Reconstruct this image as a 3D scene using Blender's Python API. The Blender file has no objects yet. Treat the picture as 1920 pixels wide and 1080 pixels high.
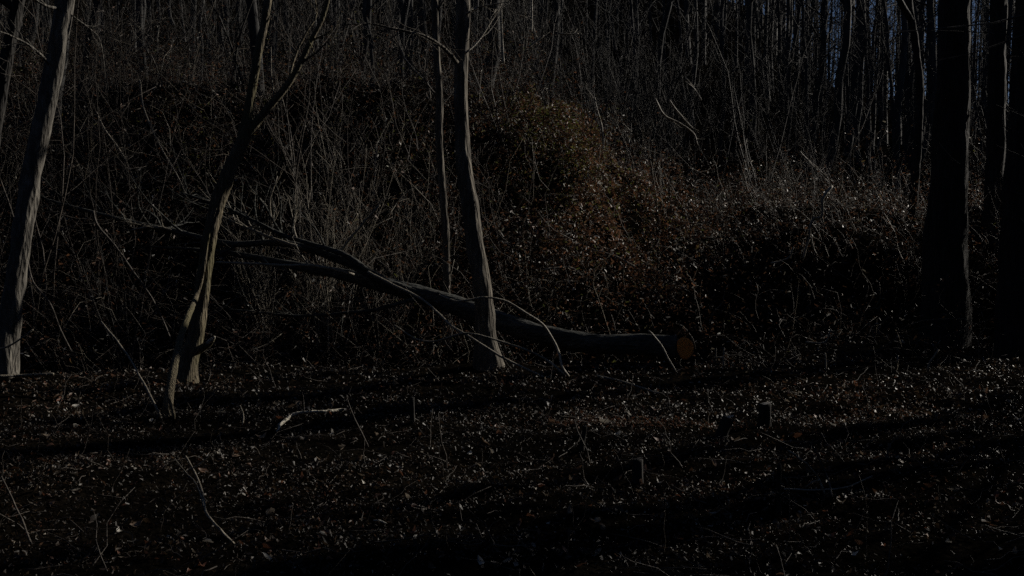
import bpy, math, random
import numpy as np
from mathutils import Vector, Matrix

R = math.radians
random.seed(7)
rng = np.random.default_rng(11)
scene = bpy.context.scene
col = scene.collection

# ------------------------------------------------------------------ camera
F = 1968.0                       # focal length in pixels of the 1920 px wide photograph
CAM = np.array([0.0, 0.0, 1.2])
PITCH = math.atan(90.0 / F)
cam_d = bpy.data.cameras.new('camera')
cam_d.sensor_width = 36.0
cam_d.lens = 36.0 * F / 1920.0
cam_d.clip_start = 0.05
cam_d.clip_end = 1500
cam = bpy.data.objects.new('camera', cam_d)
cam.location = CAM
cam.rotation_euler = (R(90) - PITCH, 0, 0)
col.objects.link(cam)
scene.camera = cam

# ------------------------------------------------------------------ light
SUN_ELEV, SUN_AZ = 23.0, 56.0    # azimuth clockwise from the view direction (+Y)
SKY_STRENGTH = 0.05
SUN_STRENGTH = 5.0
EXPOSURE = -0.5
world = bpy.data.worlds.new('World')
scene.world = world
world.use_nodes = True
wn = world.node_tree
for n in list(wn.nodes):
    wn.nodes.remove(n)
sky = wn.nodes.new('ShaderNodeTexSky')
sky.sky_type = 'NISHITA'
sky.sun_disc = False
sky.sun_elevation = R(SUN_ELEV)
sky.sun_rotation = R(SUN_AZ)
sky.air_density = 0.45
sky.dust_density = 0.1
sky.ozone_density = 2.0
bg = wn.nodes.new('ShaderNodeBackground')
bg.inputs['Strength'].default_value = SKY_STRENGTH
wo = wn.nodes.new('ShaderNodeOutputWorld')
wn.links.new(sky.outputs[0], bg.inputs[0])
wn.links.new(bg.outputs[0], wo.inputs[0])

sd = bpy.data.lights.new('sun', 'SUN')
sd.energy = SUN_STRENGTH
sd.angle = R(0.5)
sd.color = (1.0, 0.93, 0.82)
sun = bpy.data.objects.new('sun', sd)
to_sun = Vector((math.sin(R(SUN_AZ)) * math.cos(R(SUN_ELEV)),
                 math.cos(R(SUN_AZ)) * math.cos(R(SUN_ELEV)), math.sin(R(SUN_ELEV))))
sun.rotation_euler = to_sun.to_track_quat('Z', 'Y').to_euler()
sun.location = (30, 30, 40)
col.objects.link(sun)

scene.view_settings.view_transform = 'Standard'
scene.view_settings.look = 'None'
scene.view_settings.exposure = EXPOSURE
scene.view_settings.gamma = 1.0
scene.view_settings.use_curve_mapping = False
try:
    scene.cycles.use_denoising = False
    scene.cycles.max_bounces = 3
    scene.cycles.diffuse_bounces = 2
    scene.cycles.glossy_bounces = 1
    scene.cycles.transmission_bounces = 2
    scene.cycles.sample_clamp_indirect = 2.0
except Exception:
    pass

# ------------------------------------------------------------------ noise and terrain
_perm = np.random.default_rng(3).random((256, 256))

def vnoise(x, y):
    x = np.asarray(x, float); y = np.asarray(y, float)
    xi = np.floor(x).astype(int); yi = np.floor(y).astype(int)
    fx = x - xi; fy = y - yi
    fx = fx * fx * (3 - 2 * fx); fy = fy * fy * (3 - 2 * fy)
    g = lambda a, b: _perm[a & 255, b & 255]
    return ((g(xi, yi) * (1 - fx) + g(xi + 1, yi) * fx) * (1 - fy)
            + (g(xi, yi + 1) * (1 - fx) + g(xi + 1, yi + 1) * fx) * fy) * 2 - 1

def fbm(x, y, o=4):
    s = 0; a = 1.0
    for i in range(o):
        s = s + a * vnoise(x * 2 ** i + 17.3 * i, y * 2 ** i - 9.1 * i); a *= 0.5
    return s

def sstep(a, b, v):
    t = np.clip((v - a) / (b - a), 0, 1)
    return t * t * (3 - 2 * t)

def H(x, y):
    """ground height"""
    x = np.asarray(x, float); y = np.asarray(y, float)
    z = 0.045 * fbm(x * 1.3, y * 1.3, 3) + 0.022 * fbm(x * 4.5, y * 4.5, 2)
    z = z * (1 - 0.6 * sstep(9, 12, y))
    edge = np.interp(x, [-3.2, -1.0], [9.45, 10.15]) + 0.12 * vnoise(x * 0.9, 3.3)
    # shallow hollow behind the lip of the flat ground
    hol = sstep(edge, edge + 0.7, y) * (1 - sstep(11.2, 13.0, y)) * (0.45 - 0.30 * sstep(0.5, 4.0, x))
    z = z - hol
    # the bank
    hb = np.interp(x, [-14, -6, -0.4, 0.4, 1.2, 2.2, 3.2, 5.0, 8.0, 12], [3.9, 3.9, 4.1, 3.9, 3.1, 2.2, 1.8, 1.75, 1.6, 1.3])
    y0 = np.interp(x, [-1, 2.0, 3.8, 9], [11.0, 11.6, 12.6, 13.0]); y1 = np.interp(x, [-1, 2.0, 4.0, 9], [20.5, 19.0, 15.8, 16.0])
    z = z + hb * sstep(y0, y1, y + 0.6 * vnoise(x * 0.5, y * 0.5))
    z = z + 0.30 * fbm(x * 0.6, y * 0.6, 3) * sstep(12, 15, y)
    # the wooded hill behind
    r = np.hypot(x, y) + 1e-6
    az = np.degrees(np.arctan2(x, y))
    el = np.interp(az, [-180, -120, -80, -40, -20, 0, 9, 13, 16, 20, 30, 50, 80, 110, 150, 180], [26, 24, 20, 17, 16, 16, 15.5, 14.0, 9.6, 8.2, 6.4, 4, 5, 14, 24, 26])  # unseen rise behind and left of the camera added to block sky light
    hill = np.tan(np.radians(el)) * 75 + 1.2
    hill = hill * sstep(17, 95, r)
    z = z + np.maximum(hill - hb * sstep(11.0, 20.5, y) * sstep(30, 60, r), 0) * sstep(17, 24, r) \
        + 0.5 * fbm(x * 0.15, y * 0.15, 3) * sstep(20, 30, r)
    return z

CP, SP = math.cos(PITCH), math.sin(PITCH)

def ray(px, py):
    u = (px - 960.0) / F; v = (540.0 - py) / F
    return np.array([u, CP + v * SP, -SP + v * CP])

def P(px, py, d):
    """the point seen at photo pixel (px, py) that stands d metres ahead"""
    r = ray(px, py)
    return CAM + r * (d / r[1])

def G(px, py, lift=0.0):
    """where the sight line through a pixel meets the ground"""
    r = ray(px, py); r = r / r[1]
    d = 2.0
    while d < 90:
        p = CAM + r * d
        if p[2] <= H(p[0], p[1]):
            break
        d += 0.02 if d < 14 else 0.1
    p = CAM + r * d
    p[2] = float(H(p[0], p[1])) + lift
    return p

# ------------------------------------------------------------------ materials
def newmat(name):
    m = bpy.data.materials.new(name); m.use_nodes = True
    nt = m.node_tree
    return m, nt, nt.nodes['Principled BSDF'], nt.nodes['Material Output']

def ramp(nt, stops):
    r = nt.nodes.new('ShaderNodeValToRGB')
    e = r.color_ramp.elements
    while len(e) > 1:
        e.remove(e[-1])
    e[0].position = stops[0][0]; e[0].color = (*stops[0][1], 1)
    for p, c in stops[1:]:
        k = e.new(p); k.color = (*c, 1)
    return r

def bark(name, dark, mid, light, scale=(14, 14, 2.2), bump=0.9, moss=None, rough=0.85):
    m, nt, b, out = newmat(name)
    tc = nt.nodes.new('ShaderNodeTexCoord'); mp = nt.nodes.new('ShaderNodeMapping')
    mp.inputs['Scale'].default_value = scale
    nt.links.new(tc.outputs['Object'], mp.inputs[0])
    n = nt.nodes.new('ShaderNodeTexNoise'); n.inputs['Scale'].default_value = 1.6
    n.inputs['Detail'].default_value = 8; n.inputs['Roughness'].default_value = 0.7
    nt.links.new(mp.outputs[0], n.inputs[0])
    v = nt.nodes.new('ShaderNodeTexVoronoi'); v.inputs['Scale'].default_value = 3.0
    nt.links.new(mp.outputs[0], v.inputs[0])
    r = ramp(nt, [(0.3, dark), (0.5, mid), (0.72, light)])
    nt.links.new(n.outputs[0], r.inputs[0])
    c = r.outputs[0]
    n2 = nt.nodes.new('ShaderNodeTexNoise'); n2.inputs['Scale'].default_value = 2.3
    nt.links.new(tc.outputs['Object'], n2.inputs[0])
    if moss:
        r2 = ramp(nt, [(0.48, (0, 0, 0)), (0.62, (1, 1, 1))])
        nt.links.new(n2.outputs[0], r2.inputs[0])
        mx = nt.nodes.new('ShaderNodeMixRGB'); mx.inputs[2].default_value = (*moss, 1)
        nt.links.new(r2.outputs[0], mx.inputs[0]); nt.links.new(c, mx.inputs[1])
        c = mx.outputs[0]
    nt.links.new(c, b.inputs['Base Color'])
    b.inputs['Roughness'].default_value = rough
    b.inputs['Specular IOR Level'].default_value = 0.25
    ad = nt.nodes.new('ShaderNodeMath'); ad.operation = 'ADD'
    nt.links.new(n.outputs[0], ad.inputs[0]); nt.links.new(v.outputs[0], ad.inputs[1])
    bp = nt.nodes.new('ShaderNodeBump'); bp.inputs['Strength'].default_value = bump
    bp.inputs['Distance'].default_value = 0.02
    nt.links.new(ad.outputs[0], bp.inputs['Height']); nt.links.new(bp.outputs[0], b.inputs['Normal'])
    return m

M_bark_grey = bark('grey_bark', (0.03, 0.026, 0.02), (0.11, 0.095, 0.075), (0.28, 0.25, 0.20))
M_bark_flaky = bark('flaky_bark', (0.02, 0.017, 0.013), (0.13, 0.108, 0.07), (0.30, 0.25, 0.17),
                    scale=(30, 30, 3), moss=(0.12, 0.105, 0.055))
M_bark_pale = bark('pale_patched_bark', (0.05, 0.045, 0.04), (0.12, 0.11, 0.095), (0.28, 0.26, 0.22), scale=(12, 12, 3))
M_bark_dark = bark('dark_bark', (0.008, 0.007, 0.006), (0.024, 0.022, 0.02), (0.055, 0.05, 0.045))
M_log = bark('weathered_log_bark', (0.015, 0.016, 0.015), (0.05, 0.052, 0.047), (0.14, 0.14, 0.125), scale=(5, 14, 14), bump=1.0, rough=0.85)
M_far = bark('woodland_bark', (0.016, 0.016, 0.016), (0.042, 0.041, 0.040), (0.09, 0.089, 0.087), scale=(4, 4, 1), bump=0.3)
M_twig = bark('dry_twig', (0.10, 0.085, 0.06), (0.25, 0.22, 0.17), (0.42, 0.38, 0.31), scale=(30, 30, 30), bump=0.3, rough=0.6)
M_twig_brown = bark('brown_twig', (0.025, 0.021, 0.018), (0.08, 0.067, 0.055), (0.17, 0.145, 0.12), scale=(25, 25, 25), bump=0.3, rough=0.65)
M_shaded_twig = bark('shaded_twig', (0.012, 0.011, 0.010), (0.04, 0.036, 0.031), (0.09, 0.08, 0.07), scale=(25, 25, 25), bump=0.3, rough=0.7)  # brown twig colour darkened to stand in for background shade
M_white_wood = bark('bleached_wood', (0.22, 0.2, 0.16), (0.42, 0.39, 0.32), (0.6, 0.56, 0.48), scale=(20, 20, 20), bump=0.5)

def leafmat(name, stops, transl=0.35, rough=0.5, spec=0.4):
    m, nt, b, out = newmat(name)
    at = nt.nodes.new('ShaderNodeAttribute'); at.attribute_name = 'tone'
    r = ramp(nt, stops)
    nt.links.new(at.outputs['Fac'], r.inputs[0])
    tc = nt.nodes.new('ShaderNodeTexCoord')
    n = nt.nodes.new('ShaderNodeTexNoise'); n.inputs['Scale'].default_value = 45; n.inputs['Detail'].default_value = 4
    nt.links.new(tc.outputs['Object'], n.inputs[0])
    hs = nt.nodes.new('ShaderNodeMapRange'); hs.inputs[1].default_value = 0.3; hs.inputs[2].default_value = 0.7
    hs.inputs[3].default_value = 0.55; hs.inputs[4].default_value = 1.3
    nt.links.new(n.outputs[0], hs.inputs[0])
    mx = nt.nodes.new('ShaderNodeMixRGB'); mx.blend_type = 'MULTIPLY'; mx.inputs[0].default_value = 1
    nt.links.new(r.outputs[0], mx.inputs[1]); nt.links.new(hs.outputs[0], mx.inputs[2])
    nt.links.new(mx.outputs[0], b.inputs['Base Color'])
    b.inputs['Roughness'].default_value = rough
    b.inputs['Specular IOR Level'].default_value = spec
    bp = nt.nodes.new('ShaderNodeBump'); bp.inputs['Strength'].default_value = 0.6; bp.inputs['Distance'].default_value = 0.004
    nt.links.new(n.outputs[0], bp.inputs['Height']); nt.links.new(bp.outputs[0], b.inputs['Normal'])
    tr = nt.nodes.new('ShaderNodeBsdfTranslucent'); nt.links.new(mx.outputs[0], tr.inputs[0])
    ms = nt.nodes.new('ShaderNodeMixShader'); ms.inputs[0].default_value = transl
    nt.links.new(b.outputs[0], ms.inputs[1]); nt.links.new(tr.outputs[0], ms.inputs[2])
    nt.links.new(ms.outputs[0], out.inputs[0])
    return m

M_litter = leafmat('dead_leaves', [(0.0, (0.010, 0.007, 0.005)), (0.25, (0.025, 0.017, 0.010)), (0.5, (0.075, 0.05, 0.03)),
                                   (0.68, (0.17, 0.07, 0.04)), (0.78, (0.21, 0.16, 0.11)), (0.92, (0.36, 0.32, 0.26)), (1.0, (0.55, 0.52, 0.46))], 0.25)
M_vine = leafmat('thicket_leaves', [(0.0, (0.02, 0.016, 0.012)), (0.3, (0.06, 0.035, 0.02)), (0.5, (0.16, 0.08, 0.045)), (0.62, (0.26, 0.12, 0.065)),
                                    (0.72, (0.10, 0.12, 0.03)), (0.82, (0.17, 0.16, 0.045)), (0.92, (0.3, 0.27, 0.22)), (1.0, (0.55, 0.55, 0.52))], 0.35)

# soil
M_soil, nt, b, out = newmat('forest_soil')
tc = nt.nodes.new('ShaderNodeTexCoord')
n = nt.nodes.new('ShaderNodeTexNoise'); n.inputs['Scale'].default_value = 3; n.inputs['Detail'].default_value = 12; n.inputs['Roughness'].default_value = 0.75
nt.links.new(tc.outputs['Object'], n.inputs[0])
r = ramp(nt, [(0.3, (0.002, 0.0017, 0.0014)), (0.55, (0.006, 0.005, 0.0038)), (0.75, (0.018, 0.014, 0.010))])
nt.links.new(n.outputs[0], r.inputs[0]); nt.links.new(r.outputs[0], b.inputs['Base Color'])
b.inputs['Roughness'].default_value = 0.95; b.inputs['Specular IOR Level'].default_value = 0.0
n2 = nt.nodes.new('ShaderNodeTexNoise'); n2.inputs['Scale'].default_value = 28; n2.inputs['Detail'].default_value = 8
nt.links.new(tc.outputs['Object'], n2.inputs[0])
bp = nt.nodes.new('ShaderNodeBump'); bp.inputs['Strength'].default_value = 1; bp.inputs['Distance'].default_value = 0.03
nt.links.new(n2.outputs[0], bp.inputs['Height']); nt.links.new(bp.outputs[0], b.inputs['Normal'])

# cut wood with growth rings
def cutmat(name, a, c, cx=(0, 0, 0), scale=55):
    m, nt, b, out = newmat(name)
    tc = nt.nodes.new('ShaderNodeTexCoord')
    n = nt.nodes.new('ShaderNodeTexNoise'); n.inputs['Scale'].default_value = 14; n.inputs['Detail'].default_value = 6
    nt.links.new(tc.outputs['Object'], n.inputs[0])
    w = nt.nodes.new('ShaderNodeTexWave'); w.wave_type = 'RINGS'; w.rings_direction = 'Z'
    w.inputs['Scale'].default_value = scale / 3.0; w.inputs['Distortion'].default_value = 1.5; w.inputs['Detail'].default_value = 3
    nt.links.new(tc.outputs['Object'], w.inputs[0])
    mx = nt.nodes.new('ShaderNodeMixRGB'); mx.inputs[0].default_value = 0.6
    nt.links.new(w.outputs[0], mx.inputs[1]); nt.links.new(n.outputs[0], mx.inputs[2])
    r = ramp(nt, [(0.25, a), (0.7, c)])
    nt.links.new(mx.outputs[0], r.inputs[0]); nt.links.new(r.outputs[0], b.inputs['Base Color'])
    b.inputs['Roughness'].default_value = 0.7
    bp = nt.nodes.new('ShaderNodeBump'); bp.inputs['Strength'].default_value = 0.5; bp.inputs['Distance'].default_value = 0.004
    nt.links.new(mx.outputs[0], bp.inputs['Height']); nt.links.new(bp.outputs[0], b.inputs['Normal'])
    return m
M_cut_orange = cutmat('fresh_orange_cut', (0.68, 0.15, 0.012), (0.95, 0.34, 0.035))
M_cut_grey = cutmat('weathered_cut', (0.12, 0.11, 0.10), (0.3, 0.28, 0.25))

# ------------------------------------------------------------------ mesh helpers
def mesh_quads(name, V, Q, mat, tone=None, smooth=True):
    me = bpy.data.meshes.new(name)
    V = np.asarray(V, np.float32); Q = np.asarray(Q, np.int32)
    nq = len(Q)
    me.vertices.add(len(V)); me.vertices.foreach_set('co', V.ravel())
    me.loops.add(nq * 4); me.loops.foreach_set('vertex_index', Q.ravel())
    me.polygons.add(nq); me.polygons.foreach_set('loop_start', np.arange(0, nq * 4, 4, dtype=np.int32))
    me.polygons.foreach_set('loop_total', np.full(nq, 4, np.int32))
    me.polygons.foreach_set('use_smooth', np.full(nq, smooth))
    if tone is not None:
        a = me.attributes.new('tone', 'FLOAT', 'FACE')
        a.data.foreach_set('value', np.asarray(tone, np.float32))
    me.update(calc_edges=True)
    me.materials.append(mat)
    return me

def obj(name, me, parent=None, loc=None):
    o = bpy.data.objects.new(name, me); col.objects.link(o)
    if loc is not None: o.location = loc
    if parent is not None: o.parent = parent
    return o

def tag(o, label=None, cat=None, group=None, kind=None):
    if label: o['label'] = label
    if cat: o['category'] = cat
    if group: o['group'] = group
    if kind: o['kind'] = kind
    return o

def thing(name, loc, label, cat, group=None):
    o = bpy.data.objects.new(name, None); col.objects.link(o)
    o.location = loc; o.empty_display_size = 0.2
    return tag(o, label, cat, group)

def smooth_path(pts, rad, n):
    pts = np.asarray(pts, float); rad = np.asarray(rad, float)
    if len(pts) == 2:
        t = np.linspace(0, 1, n)[:, None]
        return pts[0] * (1 - t) + pts[1] * t, rad[0] * (1 - t[:, 0]) + rad[1] * t[:, 0]
    seg = np.linalg.norm(np.diff(pts, axis=0), axis=1)
    s = np.concatenate([[0], np.cumsum(seg)]); s /= s[-1]
    q = np.linspace(0, 1, n)
    m = np.zeros_like(pts)
    m[1:-1] = (pts[2:] - pts[:-2]) / (s[2:] - s[:-2])[:, None]
    m[0] = (pts[1] - pts[0]) / (s[1] - s[0]); m[-1] = (pts[-1] - pts[-2]) / (s[-1] - s[-2])
    i = np.clip(np.searchsorted(s, q, side='right') - 1, 0, len(pts) - 2)
    h = (s[i + 1] - s[i])[:, None]; t = ((q - s[i])[:, None]) / h
    out = ((2 * t ** 3 - 3 * t ** 2 + 1) * pts[i] + (t ** 3 - 2 * t ** 2 + t) * h * m[i]
           + (-2 * t ** 3 + 3 * t ** 2) * pts[i + 1] + (t ** 3 - t ** 2) * h * m[i + 1])
    return out, np.interp(q, s, rad)

class Tubes:
    """collects tubes and builds them as one mesh"""
    def __init__(self):
        self.V = []; self.Q = []; self.n = 0
    def add(self, pts, rad, sides=6, rough=0.0, ridges=0.0, cap0=False, seed=None):
        pts = np.asarray(pts, float); rad = np.asarray(rad, float)
        n = len(pts)
        T = np.gradient(pts, axis=0); T /= np.linalg.norm(T, axis=1)[:, None] + 1e-12
        ref = np.array([1.0, 0.13, 0.07]) if abs(T[0][0]) < 0.7 else np.array([0.1, 0.2, 1.0])
        A = ref - (T @ ref)[:, None] * T; A /= np.linalg.norm(A, axis=1)[:, None] + 1e-9
        B = np.cross(T, A)
        th = np.linspace(0, 2 * math.pi, sides, endpoint=False)
        rr = np.repeat(rad[:, None], sides, 1)
        if rough or ridges:
            ph = rng.random() * 50
            L = np.concatenate([[0], np.cumsum(np.linalg.norm(np.diff(pts, axis=0), axis=1))])
            rm = max(rad.mean(), 1e-4)
            cx = np.cos(th)[None, :] * 1.3 + ph; sx = np.sin(th)[None, :] * 1.3
            nz = vnoise(cx + L[:, None] / (rm * 5), sx + L[:, None] / (rm * 7)) 
            rr = rr * (1 + rough * nz)
            if ridges:
                k = np.arange(sides)[None, :] * 0.9 + ph
                nz2 = vnoise(k + 0 * L[:, None], L[:, None] / (rm * 2.2) + ph)
                rr = rr * (1 + ridges * nz2)
        V = pts[:, None, :] + rr[..., None] * (np.cos(th)[None, :, None] * A[:, None, :] + np.sin(th)[None, :, None] * B[:, None, :])
        V = V.reshape(-1, 3)
        i = np.arange(n - 1)[:, None] * sides; j = np.arange(sides)[None, :]; j2 = (j + 1) % sides
        Q = np.stack([i + j, i + j2, i + sides + j2, i + sides + j], -1).reshape(-1, 4)
        V = [V]; Q = [Q + self.n]; tot = n * sides
        # end caps as shrunken rings
        for end, on in ((n - 1, True), (0, cap0)):
            if not on: continue
            c = pts[end]; ring = V[0][end * sides:(end + 1) * sides]
            V.append(c + (ring - c) * 0.02)
            a = end * sides + np.arange(sides); bb = tot + np.arange(sides)
            q = np.stack([a, np.roll(a, -1), np.roll(bb, -1), bb], -1)
            if end == 0: q = q[:, ::-1]
            Q.append(q + self.n); tot += sides
        self.V += V; self.Q += Q; self.n += tot
    def mesh(self, name, mat, origin=None):
        V = np.concatenate(self.V); Q = np.concatenate(self.Q)
        if origin is not None: V = V - np.asarray(origin)
        return mesh_quads(name, V, Q, mat)

def limb(tb, pts, rad, sides=8, step=0.12, rough=0.12, ridges=0.0, cap0=False, wob=0.0):
    pts = np.asarray(pts, float)
    L = np.linalg.norm(np.diff(pts, axis=0), axis=1).sum()
    n = int(np.clip(L / step, len(pts) * 2, 400))
    p, r = smooth_path(pts, rad, n)
    if wob:
        w = np.cumsum(rng.normal(0, 1, p.shape), axis=0)
        w -= np.linspace(0, 1, n)[:, None] * w[-1]
        p = p + w * wob / math.sqrt(n)
    tb.add(p, r, sides, rough, ridges, cap0)
    return p, r

NMAX = 14
def grow(tb, start, direc, length, r0, depth, sides, up=0.15, twist=0.25, kids=5, bare=0.25, ratio=0.5, minr=0.0015):
    """a wandering branch with side twigs, recursively"""
    n = max(4, int(5 + length * 2.0)) if depth else 5
    n = min(n, NMAX)
    p = [np.array(start, float)]; d = np.array(direc, float); d /= np.linalg.norm(d)
    st = length / (n - 1)
    for i in range(n - 1):
        d = d + rng.normal(0, twist, 3) * 0.6 + np.array([0, 0, up * 0.3]); d /= np.linalg.norm(d)
        p.append(p[-1] + d * st)
    p = np.array(p); rad = np.maximum(r0 * (1 - 0.85 * np.linspace(0, 1, n)), minr)
    tb.add(p, rad, sides)
    if depth <= 0: return
    for k in range(kids):
        t = bare + (1 - bare) * (k + rng.random()) / kids
        i = min(int(t * (n - 1)), n - 2)
        pos = p[i] + (p[i + 1] - p[i]) * rng.random()
        dd = (p[i + 1] - p[i]) / st
        s = rng.normal(0, 1, 3); s -= s.dot(dd) * dd; s /= np.linalg.norm(s) + 1e-6
        nd = dd * 0.75 + s * 0.75
        grow(tb, pos, nd, length * (1 - 0.6 * t) * ratio * rng.uniform(0.7, 1.3), max(rad[i] * 0.55, minr), depth - 1,
             3, up, twist, max(2, kids - 2), 0.2, ratio, minr)

def leaves(C, S, N, tone, rows=3, droop=0.25):
    """C centres, S size, N normals; each leaf a small folded and curled blade"""
    n = len(C)
    N = N / np.linalg.norm(N, axis=1)[:, None]
    t = rng.normal(0, 1, (n, 3)); t -= (t * N).sum(1)[:, None] * N; t /= np.linalg.norm(t, axis=1)[:, None]
    b = np.cross(N, t)
    u = np.linspace(-1, 1, rows)
    wprof = np.interp(u, [-1, -0.2, 0.35, 1], [0.12, 1.0, 0.8, 0.08]) if rows > 2 else np.array([0.85, 0.4])
    curl = rng.normal(0.25, 0.45, n) ; fold = rng.normal(0.3, 0.35, n); asp = rng.uniform(0.35, 0.7, n)
    V = np.zeros((n, rows, 3, 3))
    for i in range(rows):
        for j, s in enumerate((-1, 0, 1)):
            off_t = u[i] * S
            off_b = s * S * asp * wprof[i]
            off_n = S * (curl * u[i] ** 2 + fold * abs(s) * wprof[i] * 0.8) + rng.normal(0, 0.10, n) * S
            V[:, i, j] = C + off_t[:, None] * t + off_b[:, None] * b + off_n[:, None] * N
    V = V.reshape(-1, 3)
    q = []
    for i in range(rows - 1):
        for j in range(2):
            a = i * 3 + j
            q.append([a, a + 1, a + 4, a + 3])
    q = np.array(q)
    Q = (np.arange(n)[:, None, None] * rows * 3 + q[None]).reshape(-1, 4)
    return V, Q, np.repeat(tone, len(q))

# ------------------------------------------------------------------ ground, one sheet to the horizon
def axis(c, a, lo, hi, n):
    u0 = math.asinh((lo - c) / a); u1 = math.asinh((hi - c) / a)
    return c + a * np.sinh(np.linspace(u0, u1, n))
gx = axis(0, 4.0, -420, 420, 310); gy = axis(7.5, 4.5, -150, 600, 340)
X, Y = np.meshgrid(gx, gy)
Z = H(X, Y)
V = np.stack([X, Y, Z], -1).reshape(-1, 3)
ny, nx = X.shape
I = (np.arange(ny - 1)[:, None] * nx + np.arange(nx - 1)[None, :])
Q = np.stack([I, I + 1, I + nx + 1, I + nx], -1).reshape(-1, 4)
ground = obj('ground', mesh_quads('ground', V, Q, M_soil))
tag(ground, 'dark woodland floor rising into a bank and wooded hill', kind='structure')

# leaf litter, nobody could count it
def litter_points(n, ylo, yhi, power=1.0):
    y = ylo + (yhi - ylo) * rng.random(n) ** power
    w = y * 0.52 + 0.8
    x = rng.uniform(-1, 1, n) * w
    return x, y
def litter(n, ylo, yhi, smin, smax, power=1.0, rows=3, tilt=0.55, lift=0.02):
    x, y = litter_points(n, ylo, yhi, power)
    dim = 0.6 if rows == 2 else 1.0
    keep = rng.random(n) < 0.62 + 0.6 * fbm(x * 1.1, y * 2.0, 2)
    x, y = x[keep], y[keep]; n = len(x)
    z = H(x, y) + rng.random(n) ** 2 * lift
    S = rng.uniform(smin, smax, n) * (0.6 + 0.8 * rng.random(n))
    N = np.stack([rng.normal(0, tilt, n), rng.normal(0, tilt, n), np.ones(n)], -1)
    dark = np.clip(0.24 + 0.22 * fbm(x * 0.8 + 5, y * 0.8, 3), 0, 0.7)
    tone = np.clip(dark + rng.normal(0, 0.20, n), 0, 0.86) * dim
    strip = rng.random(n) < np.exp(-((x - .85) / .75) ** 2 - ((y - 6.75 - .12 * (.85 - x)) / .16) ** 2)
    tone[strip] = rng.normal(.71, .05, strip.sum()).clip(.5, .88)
    pale = rng.random(n) < (0.05 if rows == 2 else 0.11)
    tone[pale] = rng.uniform(0.84, 1.0, pale.sum()); S[pale] *= 0.6  # small pale leaves, brightened to stand in for glints of sun
    return leaves(np.stack([x, y, z], -1), S, N, tone, rows)
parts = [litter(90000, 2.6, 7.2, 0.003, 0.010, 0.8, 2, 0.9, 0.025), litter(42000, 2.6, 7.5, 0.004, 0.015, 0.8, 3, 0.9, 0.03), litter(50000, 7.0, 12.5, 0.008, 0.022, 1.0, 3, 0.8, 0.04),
         litter(14000, 12, 26, 0.02, 0.04, 1.0, 2, 0.7, 0.05)]
off = 0; VV = []; QQ = []; TT = []
for v, q, t in parts:
    VV.append(v); QQ.append(q + off); TT.append(t); off += len(v)
lit = obj('leaf_litter', mesh_quads('leaf_litter', np.concatenate(VV), np.concatenate(QQ), M_litter, np.concatenate(TT)))
tag(lit, 'dead brown leaf litter scattered over the woodland floor', 'leaf litter', kind='stuff')

# small sticks and stalks lying in the litter
tb = Tubes()
for k in range(1500):
    y = rng.uniform(3.0, 12.0); x = rng.uniform(-1, 1) * (y * 0.52 + 0.5)
    a = rng.uniform(0, 2 * math.pi); L = rng.uniform(0.05, 0.35)
    el = abs(rng.normal(0, 0.2)) if rng.random() < 0.8 else rng.uniform(0.5, 1.4)
    d = np.array([math.cos(a) * math.cos(el), math.sin(a) * math.cos(el), math.sin(el)])
    p0 = np.array([x, y, float(H(x, y)) + 0.008])
    p = np.array([p0 + d * L * t + rng.normal(0, 0.03 * L, 3) for t in np.linspace(0, 1, 5)])
    r = rng.uniform(0.001, 0.0035)
    tb.add(p, np.linspace(r, r * 0.4, 5), 4)
tw = obj('twig_litter', tb.mesh('twig_litter', M_twig_brown))
tag(tw, 'fine brown twigs and stalks lying through the dead leaves', 'twig litter', kind='stuff')

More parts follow.
